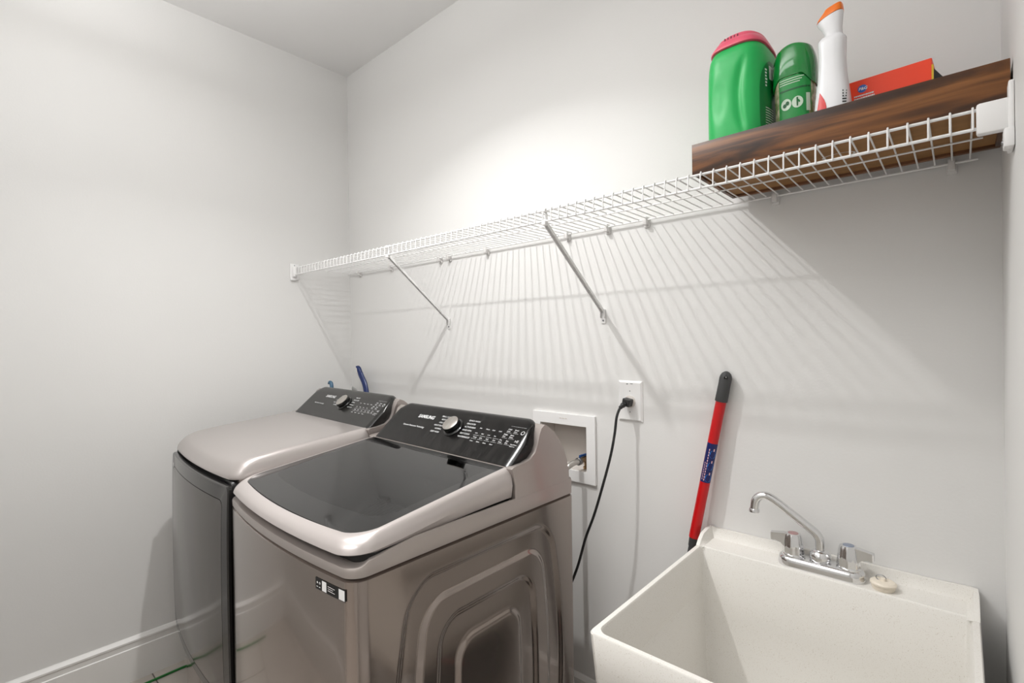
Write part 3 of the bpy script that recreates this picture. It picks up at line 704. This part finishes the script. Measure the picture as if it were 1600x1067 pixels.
vs = []
for i in range(9):
    z = .004+.055*i/8; a_ = sp(z)[0]; vs += [spt((.55+.3*i/8)*a_, z, .0007), spt(.93*a_, z, .0007)]
b.add(vs, [(2*k, 2*k+1, 2*k+3, 2*k+2) for k in range(8)])
b.build('label', m_redl, G)
b = B()
for i in range(5): b.add([spt(.026, .075+.006*i, .0007), spt(.033, .075+.006*i, .0007), spt(.033, .0785+.006*i, .0007), spt(.026, .0785+.006*i, .0007)], [(0, 1, 2, 3)])
b.build('label_print', m_dgrey, G, smooth=False)
# red carton, its end flap dark
G = placed(thing('carton', 'red cardboard carton with blue round emblem, rightmost in the wooden tray', 'box', (0, 0, 0)), (2.353, -.168, TZ), math.radians(-3))
B().rbox(-.070, .062, -.040, .070, 0, .131, .0012, 1).build('box', m_redbox, G)
b = B(); b.add([(.0625, -.034, .001), (.0625, .066, .001), (.0625, .060, .122), (.0625, -.030, .122)], [(0, 1, 2, 3)]); b.add([(.0605, -.030, .003), (.098, .030, .003), (.098, .066, .003), (.0605, .066, .126), (.0605, -.020, .122), (.094, .04, .085)], [(0, 1, 5, 4), (1, 2, 5), (2, 3, 5), (3, 4, 5)])
b.build('end_flap', m_black, G, smooth=False)
b = B(); b.box(.0585, .0640, -.0395, -.0345, 0, .118); b.build('side_strip', mat('yellow_card', (226, 186, 40), .5), G, smooth=False)
O = Vector((0, -.0406, 0))
b = B(); ring_flat(b, O, (1, 0, 0), (0, 0, 1), -.045, .112, .0080, 0, 28, 1.0, .95); em = b.build('emblem', mat('blue_emblem', (24, 92, 184), .35), G, smooth=False)
b = B(); put_text(b, 'P&G', .0078, O+Vector((-.0515, -.0004, .1093)), (1, 0, .0), (0, 0, 1), shear=.15, bold=.0002); b.build('emblem_lettering', m_plate, em, smooth=False)
b = B(); put_text(b, 'NATURAL WATER BASE', .0052, O+Vector((-.052, -.0003, .0855)), (1, 0, 0), (0, 0, 1), bold=.0001) if False else None
for i, (a, c) in enumerate(((-.059, -.026), (-.059, -.025))):
    x = a; random.seed(3+i)
    while x < c:
        wd_ = random.uniform(.0012, .004); quad(b, O+Vector((0, -.0003, 0)), (1, 0, 0), (0, 0, 1), x, min(c, x+wd_), .0975-.0052*i, .1003-.0052*i); x += wd_+.0006
b.build('small_print', m_plate, G, smooth=False)

# ------------------------------------------------------------ valve box in the wall
V = thing('washer_outlet_box', 'white recessed plastic valve box in the wall behind the washer', 'valve box', (1.408, 0, .834))
b = B(); fx0, fx1, fz0, fz1 = 1.275, 1.541, .834, 1.064
for x0, x1, z0, z1 in ((fx0, hx0, fz0, fz1), (hx1, fx1, fz0, fz1), (hx0, hx1, fz0, hz0), (hx0, hx1, hz1, fz1)): b.box(x0, x1, -.009, 0, z0, z1)
b.build('frame', m_plate, V, smooth=False)
b = B()
b.box(hx0, hx1, .075, .078, hz0, hz1); b.box(hx0, hx0+.002, -.002, .078, hz0, hz1); b.box(hx1-.002, hx1, -.002, .078, hz0, hz1); b.box(hx0, hx1, -.002, .078, hz1-.002, hz1); b.box(hx0, hx1, -.002, .078, hz0, hz0+.002)
b.build('recess', m_plate2, V, smooth=False)
b = B()
for i in range(3): b.rbox(1.395+.012*i, 1.405+.012*i, -.0096, -.0088, 1.046, 1.049, .0003, 1)
b.build('embossed_marks', m_plate2, V)
b = B().rbox(1.486, 1.505, .030, .050, .93, 1.0, .002); b.build('partition', m_plate2, V)
def valve(x, col, lbl, nm):
    t = thing('water_valve', lbl, 'valve', (x, .03, hz0))
    B().lathe((x, .03, hz0+.002), (0, 0, 1), [(.011, 0), (.011, .008), (.008, .01), (.008, .03), (.011, .032), (.011, .044), (.006, .046)], 20).build('body', m_brass, t)
    B().tube([(x, .03, hz0+.038), (x, -.010, hz0+.036)], .009, 16).build('outlet_thread', m_brass, t)
    b = B().rbox(x-.004, x+.004, -.010, .030, hz0+.048, hz0+.056, .002, X=Matrix.Translation((0, 0, 0))); b.build('handle', mat(nm, col, .4), t)
    B().lathe((x, -.008, hz0+.036), (0, -1, 0), [(.012, 0), (.0135, .002), (.0135, .012), (.012, .014)], 12).build('hose_nut', m_steel, t)
valve(1.480, (20, 70, 130), 'brass water valve with blue lever in the valve box, nearer the outlet', 'blue_lever')
valve(1.350, (150, 24, 24), 'brass water valve with red lever in the valve box, hidden side', 'red_lever')
H1 = spline([(1.480, -.022, .908), (1.476, -.045, .906), (1.468, -.072, .890), (1.462, -.088, .85), (1.46, -.095, .75), (1.46, -.10, .5), (1.45, -.13, .35), (1.44, -.19, .30), (1.44, -.2268, .30)], 8)
tag(B().tube(H1, [.0095 if i < 14 else .0082 for i in range(len(H1))], 12).build('water_hose', mat('silver_hose', (186, 182, 176), .3, .7)), 'silver braided water hose from the blue-lever valve down behind the washer', 'hose')
H2 = spline([(1.350, -.022, .908), (1.349, -.045, .904), (1.346, -.072, .885), (1.342, -.085, .84), (1.34, -.09, .75), (1.34, -.10, .5), (1.33, -.13, .36), (1.33, -.19, .30), (1.33, -.2233, .30)], 8)
tag(B().tube(H2, .0085, 12).build('water_hose', mat('grey_hose', (150, 146, 142), .4, .2)), 'grey water hose from the red-lever valve behind the washer console', 'hose')

# ------------------------------------------------------------ outlet and cord
o_ = thing('wall_outlet', 'white single round wall outlet plate right of the valve box', 'outlet', (1.671, 0, 1.062))
b = B(); b.loft([[(x, y, z) for x, z, y in [(p[0], p[1], yy) for p in ((1.629+i, 1.062+i), (1.713-i, 1.062+i), (1.713-i, 1.190-i), (1.629+i, 1.190-i))]] for i, yy in ((0, -.0002), (0, -.002), (.006, -.0065))])
b.build('cover_plate', m_plate, o_, angle=20)
B().lathe((1.671, -.006, 1.125), (0, -1, 0), [(.0195, 0), (.0195, .0018), (.0185, .0024)], 32).build('receptacle', m_plate2, o_)
b = B()
for x, z, w_, h_ in ((1.662, 1.180, .006, .003), (1.677, 1.181, .009, .002), (1.671, 1.158, .003, .004), (1.671, 1.092, .0025, .005)): b.box(x-w_/2, x+w_/2, -.0068, -.0064, z-h_/2, z+h_/2)
b.build('plate_marks', m_steel, o_, smooth=False)
t = thing('power_cord', 'black washer power cord plugged into the outlet and hanging behind the washer', 'cord', (1.671, -.009, 1.125))
b = B(); X_ = Matrix.Translation((1.671, -.0225, 1.124)) @ Matrix.Rotation(math.radians(12), 4, 'Y'); b.rbox(-.0125, .0125, -.0135, .0135, -.012, .012, .003, 3, X=X_)
b.build('plug', m_black, t)
pts = spline([(1.668, -.034, 1.120), (1.664, -.050, 1.112), (1.659, -.058, 1.098), (1.655, -.064, 1.075), (1.652, -.070, 1.03), (1.643, -.082, .96), (1.625, -.100, .87), (1.600, -.110, .78), (1.57, -.115, .70), (1.545, -.13, .60), (1.52, -.16, .52), (1.50, -.20, .48), (1.50, -.2288, .47)], 8)
b = B().tube(pts, [.0085 if i < 6 else (.0065 if i < 11 else .0042) for i in range(len(pts))], 10); b.build('cable', m_black, t)

# ------------------------------------------------------------ utility sink
SX0, SX1, SY0 = 1.913, 2.474, -.622
ZR = .765
U = thing('utility_sink', 'speckled white utility sink against the back wall at right', 'sink', ((SX0+SX1)/2, -.311, 0))
b = B()
def sr(x0, x1, y0, y1, r, z): return rrect(x0, x1, y0, y1, r, z, 6)
yb = -.0008
rings = [sr(SX0+.05, SX1-.05, SY0+.06, yb-.05, .03, .335), sr(SX0+.035, SX1-.035, SY0+.04, yb-.02, .03, .365), sr(SX0+.020, SX1-.020, SY0+.020, yb-.004, .02, .648), sr(SX0+.011, SX1-.011, SY0+.010, yb, .016, .660), sr(SX0+.007, SX1-.007, SY0+.006, yb, .012, .668),
         sr(SX0, SX1, SY0, yb, (.004, .004, .012, .012), ZR-.003), sr(SX0+.002, SX1-.002, SY0+.002, yb, (.004, .004, .012, .012), ZR),
         sr(SX0+.0115, SX1-.0115, SY0+.0115, -.091, (.010, .010, .022, .022), ZR), sr(SX0+.014, SX1-.014, SY0+.014, -.094, (.010, .010, .022, .022), ZR-.004),
         sr(SX0+.018, SX1-.018, SY0+.022, -.100, (.012, .012, .026, .026), .60), sr(SX0+.026, SX1-.026, SY0+.034, -.108, (.02, .02, .03, .03), .40), sr(SX0+.05, SX1-.05, SY0+.06, -.13, .04, .372),
         sr(SX0+.20, SX1-.20, SY0+.22, -.30, .04, .360)]
b.loft(rings)
# raised lip around the deck: left return, back, right return
def lip(pts, t_, z1):
    pass
hL = .027
def lipseg(px, py, nx, ny, h):
    return [(px, py, ZR-.002), (px, py, ZR+h), (px+nx*.009, py+ny*.009, ZR+h), (px+nx*.013, py+ny*.013, ZR+h*.35), (px+nx*.020, py+ny*.020, ZR-.001)]
path = [(SX0+.001, -.098, 1, 0, .0008), (SX0+.0005, -.084, 1, 0, .012), (SX0+.0005, -.066, 1, -.05, hL-.004), (SX0+.0005, -.030, 1, -.2, hL), (SX0+.006, -.008, .75, -.66, hL+.002), (SX0+.022, -.001, .1, -1, hL-.002),
        (SX0+.06, -.001, 0, -1, hL-.002), ((SX0+SX1)/2, -.001, 0, -1, hL-.002), (SX1-.06, -.001, 0, -1, hL-.002), (SX1-.014, -.001, -.1, -1, hL), (SX1-.002, -.006, -.75, -.66, hL), (SX1-.0005, -.030, -1, -.2, hL-.004), (SX1-.0005, -.066, -1, 0, hL-.010), (SX1-.0005, -.095, -1, 0, .004), (SX1-.001, -.108, -1, 0, .0008)]
b.loft([lipseg(*p) for p in path])
b.build('basin', m_sink, U, angle=38)
for (x, y) in ((SX0+.055, SY0+.07), (SX1-.055, SY0+.07), (SX0+.055, -.06), (SX1-.055, -.06)):
    B().loft([rrect(x-.016, x+.016, y-.016, y+.016, .004, z, 3) for z in (0, .352)]).build('leg', m_white, U)
b = B().tube(spline([(2.194, -.50, .355), (2.194, -.50, .24), (2.194, -.485, .19), (2.194, -.46, .185), (2.194, -.42, .19), (2.194, -.40, .25), (2.194, -.36, .29), (2.194, -.15, .295), (2.194, -.001, .295)], 6), .019, 16); b.build('drain_pipe', m_plate, U)
# faucet on the deck
FY = -.056
F = thing('faucet', 'chrome two-handle faucet with a gooseneck spout on the sink deck', 'faucet', (2.196, FY, ZR))
def stad(hl, hw, z, n=12):
    out = []
    for s, a0 in ((1, -PI/2), (-1, PI/2)):
        for k in range(n+1):
            a = a0+PI*k/n; out.append((2.196+s*(hl-hw)+hw*math.cos(a), FY+hw*math.sin(a), z))
    return out
B().loft([stad(.090, .029, ZR), stad(.0905, .0295, ZR+.004), stad(.089, .028, ZR+.016), stad(.087, .026, ZR+.021), stad(.082, .021, ZR+.0245)]).build('base', m_chrome, F, angle=50)
zb_ = ZR+.0235
for s in (-1, 1):
    hx = 2.196+s*.0570
    hd = B().lathe((hx, FY, zb_), (0, 0, 1), [(.0245, 0), (.025, .002), (.0245, .004), (.0225, .006)], 24)
    # ribbed body: seven-lobed frustum
    rg = []
    for r, z in ((.0225, .005), (.0235, .008), (.0220, .022), (.0185, .046), (.0165, .0515), (.0135, .0525)):
        rg.append([(hx+r*(1+.045*math.cos(8*a))*math.cos(a), FY+r*(1+.045*math.cos(8*a))*math.sin(a), zb_+z) for a in [2*PI*k/64 for k in range(64)]])
    hd.loft(rg)
    h = hd.build('handle', m_chrome, F, angle=40)
    # lever blade
    sec = []
    for d, zl, zh, w_ in ((.006, .014, .050, .0095), (.020, .019, .051, .0085), (.028, .027, .050, .0075), (.038, .030, .049, .0070), (.048, .030, .048, .0072), (.0495, .032, .046, .005)):
        dirx, diry = s*.985, (-.17 if s < 0 else .17)*1.0*(-1 if s > 0 else 1)
        cxx, cyy = hx+dirx*d, FY+diry*d; px, py = -diry, dirx
        sec.append([(cxx+px*w_*u, cyy+py*w_*u, zb_+(zl if v else zh)) for u, v in ((-1, 1), (1, 1), (1, 0), (-1, 0))])
    B().loft(sec).build('lever', m_chrome, h, angle=30)
    B().lathe((hx, FY, zb_+.0522), (0, 0, 1), [(.0118, 0), (.0112, .0012), (.0001, .0018)], 24).build('temperature_button', mat('red_ring' if s < 0 else 'blue_ring', (190, 150, 150) if s < 0 else (150, 160, 180), .2, .8), h)
B().lathe((2.196, FY, zb_), (0, 0, 1), [(.019, 0), (.0222, .004), (.0235, .011), (.0215, .019), (.0165, .025), (.0125, .027)], 28).build('spout_collar', m_chrome, F)
dx, dy = -.985, -.17
def sp_(d, z): return (2.196+dx*d, FY+dy*d, z)
zb_ -= .0055
pth = spline([sp_(0, zb_+.018), sp_(0, zb_+.04), sp_(.001, zb_+.056), sp_(.007, zb_+.068), sp_(.018, zb_+.078), sp_(.05, zb_+.102), sp_(.085, zb_+.128), sp_(.101, zb_+.1385), sp_(.115, zb_+.1435), sp_(.128, zb_+.140), sp_(.137, zb_+.130), sp_(.140, zb_+.115), sp_(.141, zb_+.104)], 6)
B().tube(pth, .0102, 20).build('spout', m_chrome, F, angle=60)
B().lathe(sp_(.141, zb_+.108), (0, 0, -1), [(.0105, 0), (.0122, .003), (.0122, .009), (.0095, .0095), (.0095, .006)], 24).build('spout_tip', m_chrome, F)
# drain stopper
t = thing('drain_stopper', 'cream rubber drain stopper on the sink deck right of the faucet', 'stopper', (2.318, -.066, ZR))
B().lathe((2.318, -.066, ZR), (0, 0, 1), [(.0195, 0), (.0215, .003), (.022, .010), (.0245, .0115), (.0245, .0145), (.021, .0175), (.006, .0185), (.005, .024), (.0035, .0245)], 32).build('plug', mat('cream_rubber', (232, 222, 206), .5), t)
b = B().tube([(2.318+.009*math.cos(a)-.004, -.066, ZR+.0235+.0065*math.sin(a)) for a in [2*PI*k/16 for k in range(17)]], .0009, 6); b.build('ring', m_steel, t)

t = thing('waste_bin', 'black plastic bin under the sink, mirrored in the washing machine side', 'bin', (2.17, -.22, 0))
B().loft([rrect(2.17-a, 2.17+a, -.22-c, -.22+c, .04, z, 6) for a, c, z in ((.13, .10, 0), (.135, .105, .02), (.15, .115, .22), (.158, .123, .222), (.158, .123, .24), (.150, .115, .24), (.146, .11, .22), (.12, .09, .03))]).build('body', m_black, t)
B().tube(spline([(2.03, -.22, .225), (2.02, -.29, .235), (2.06, -.335, .245), (2.17, -.345, .245), (2.28, -.335, .245), (2.32, -.29, .235), (2.31, -.22, .225)], 6), .006, 10).build('handle', m_red, t)

# ------------------------------------------------------------ mop handle
top, bot = Vector((1.972, -.0185, 1.224)), Vector((1.745, -.060, .045))
t = thing('mop', 'red mop handle with dark grey grip leaning on the wall left of the sink', 'mop', tuple(bot-Vector((0, 0, .045))))
d = (top-bot).normalized(); Lt = (top-bot).length
def at(k): return top-d*k
B().lathe(at(.078), d, [(.0160, 0), (.0165, .002), (.0158, .05), (.0162, .064), (.0150, .072), (.0115, .079), (.006, .0835), (.0008, .085)], 28).build('grip', m_dgrey, t)
side = d.cross(Vector((.35, -1, 0))).normalized(); fwd = Vector((.33, -.94, 0)).normalized(); fwd = (fwd-d*fwd.dot(d)).normalized()
hh = B().lathe(at(.010)+fwd*.0146, fwd, [(.0052, 0), (.0052, .0012), (.003, .0014)], 16).build('hanging_hole', m_blackg, t)
B().lathe(at(.008)+fwd*.0156-d*.0, fwd, [(.0013, 0), (.0013, .0008)], 8).build('wall_through_hole', m_plate, hh)
B().lathe(at(.474), d, [(.0138, 0), (.0138, .397)], 28).build('tube', m_red, t)
dk = .196
b = B(); n = 20; 
vs = []; rr_ = .0142
sidev = d.cross(fwd).normalized()
def cyl(a, k, r=rr_): return at(k)+(fwd*math.cos(a)-sidev*math.sin(a))*r
def cylquad(b, a0, a1, k0, k1, r, m_=6):
    vs = []
    for i in range(m_+1):
        a = a0+(a1-a0)*i/m_; vs += [cyl(a, k0, r), cyl(a, k1, r)]
    b.add(vs, [(2*i, 2*i+2, 2*i+3, 2*i+1) for i in range(m_)])
cylquad(b, -1.35, 1.25, dk, dk+.112, .0142, 16)
lb = b.build('label', mat('navy_label', (12, 26, 92), .35), t)
b = B()
for i in range(3): 
    c_ = dk+.030+.034*i; m_ = 16
    for rr2, cc in ((.010, 0),):
        b.add([cyl(-.42+rr2*math.cos(2*PI*q/m_)/.0142*.9, c_+rr2*1.15*math.sin(2*PI*q/m_), .01435) for q in range(m_)], [tuple(range(m_))])
b.build('label_rings', mat('blue_ring_print', (40, 128, 220), .35), lb, smooth=False)
b = B()
random.seed(5)
for i in range(12): cylquad(b, .26, .42, dk+.016+.0078*i, dk+.016+.0078*i+.0052, .0144, 2)
for i in range(8): cylquad(b, .66, .78, dk+.055+.0065*i, dk+.055+.0065*i+.0048, .0144, 2)
for i in range(3): cylquad(b, -.62, -.40, dk+.014+.034*i, dk+.021+.034*i, .0145, 2)
b.build('label_print', mat('pink_print', (236, 190, 190), .4), lb, smooth=False)
B().lathe(at(.502), d, [(.0100, 0), (.0112, .004), (.0124, .027), (.0138, .031)], 24).build('ferrule', m_dgrey, t)
B().lathe(bot-d*.0, d, [(.0095, 0), (.0095, Lt-.500)], 20).build('lower_pole', m_dgrey, t)
b = B()
for i in range(26):
    a = 2*PI*i/26; r = .022+.014*(i % 3)/2
    b.tube([bot+Vector((0, 0, .03)), bot+Vector((.5*r*math.cos(a), .5*r*math.sin(a), .005)), bot+Vector((r*math.cos(a), r*math.sin(a)*.9, -.0405))], .0042, 5)
b.build('mop_head', mat('grey_cotton', (190, 186, 178), .9), t)

# ------------------------------------------------------------ cleaning tools behind the dryer
m_navy = mat('navy_plastic', (18, 40, 96), .3)
m_teal = mat('steel_blue_plastic', (62, 98, 124), .355)
def flat_tube(b, pts, rx, ry, ax):
    """oval section swept along pts; ax = wide direction"""
    pts = [Vector(p) for p in pts]; ax = Vector(ax).normalized(); rings = []
    for i, p in enumerate(pts):
        tt = (pts[min(i+1, len(pts)-1)]-pts[max(i-1, 0)]).normalized(); nn = tt.cross(ax).normalized(); aa = nn.cross(tt)
        kx = rx[i] if isinstance(rx, list) else rx; ky = ry[i] if isinstance(ry, list) else ry
        rings.append([p+aa*kx*math.cos(2*PI*k/14)+nn*ky*math.sin(2*PI*k/14) for k in range(14)])
    b.loft(rings)
t = thing('toilet_brush', 'navy blue curved plastic brush handle behind the dryer, against the back wall', 'brush', (.27, -.06, 0))
p_ = spline([(.145, -.05, 1.198), (.160, -.05, 1.180), (.178, -.05, 1.152), (.205, -.05, 1.118), (.222, -.052, 1.085), (.235, -.054, 1.04), (.25, -.058, .95), (.26, -.06, .60), (.27, -.06, .12)], 6)
b = B(); n_ = len(p_); flat_tube(b, p_, [.006+.008*min(1, i/4) if i < 10 else (.017 if i < 30 else .010) for i in range(n_)], .011, (1, 0, 0)); h = b.build('handle', m_navy, t)
b = B(); flat_tube(b, spline([(.150, -.062, 1.190), (.158, -.063, 1.165)], 4), .0035, .003, (1, 0, 0)); b.build('thumb_pad', m_plate2, h)
B().lathe((.27, -.06, 0), (0, 0, 1), [(.03, 0), (.038, .02), (.040, .08), (.03, .13), (.012, .14)], 24).build('bristles', m_plate, t)
t = thing('dustpan', 'grey plastic dustpan standing behind the dryer beside the navy brush', 'dustpan', (.17, -.06, 0))
b = B(); flat_tube(b, spline([(.112, -.062, 1.084), (.125, -.062, 1.082), (.150, -.062, 1.070), (.158, -.062, 1.04), (.16, -.06, .9), (.165, -.06, .3)], 5), .010, .004, (1, 0, 0)); b.build('handle', mat('grey_plastic', (150, 150, 148), .45), t)
b = B(); b.loft([rrect(.17-w_, .17+w_, -.06-h_, -.06+h_, .006, z, 3) for w_, h_, z in ((.05, .035, 0), (.05, .03, .02), (.045, .012, .25), (.02, .008, .31))]); b.build('pan', mat('grey_pan', (150, 150, 148), .45), t)
t = thing('hand_broom', 'steel blue brush handle poking up behind the left end of the dryer console', 'broom', (.105, -.175, 0))
b = B(); p_ = spline([(.078, -.170, 1.115), (.086, -.170, 1.121), (.098, -.170, 1.115), (.106, -.172, 1.09), (.11, -.173, 1.04), (.112, -.175, .8), (.105, -.175, .12)], 6); flat_tube(b, p_, [.005+.005*min(1, i/5) for i in range(len(p_))], .009, (1, 0, 0)); b.build('handle', m_teal, t)
b = B(); b.loft([rrect(.105-w_, .105+w_, -.175-h_, -.175+h_, .005, z, 3) for w_, h_, z in ((.045, .022, 0), (.04, .018, .09), (.03, .012, .13), (.012, .010, .15))]); b.build('bristles', mat('blue_bristle', (60, 90, 130), .8), t)

# ------------------------------------------------------------ small scuffs on the wall
for o in bpy.data.objects:
    if '_base' in o: del o['_base']
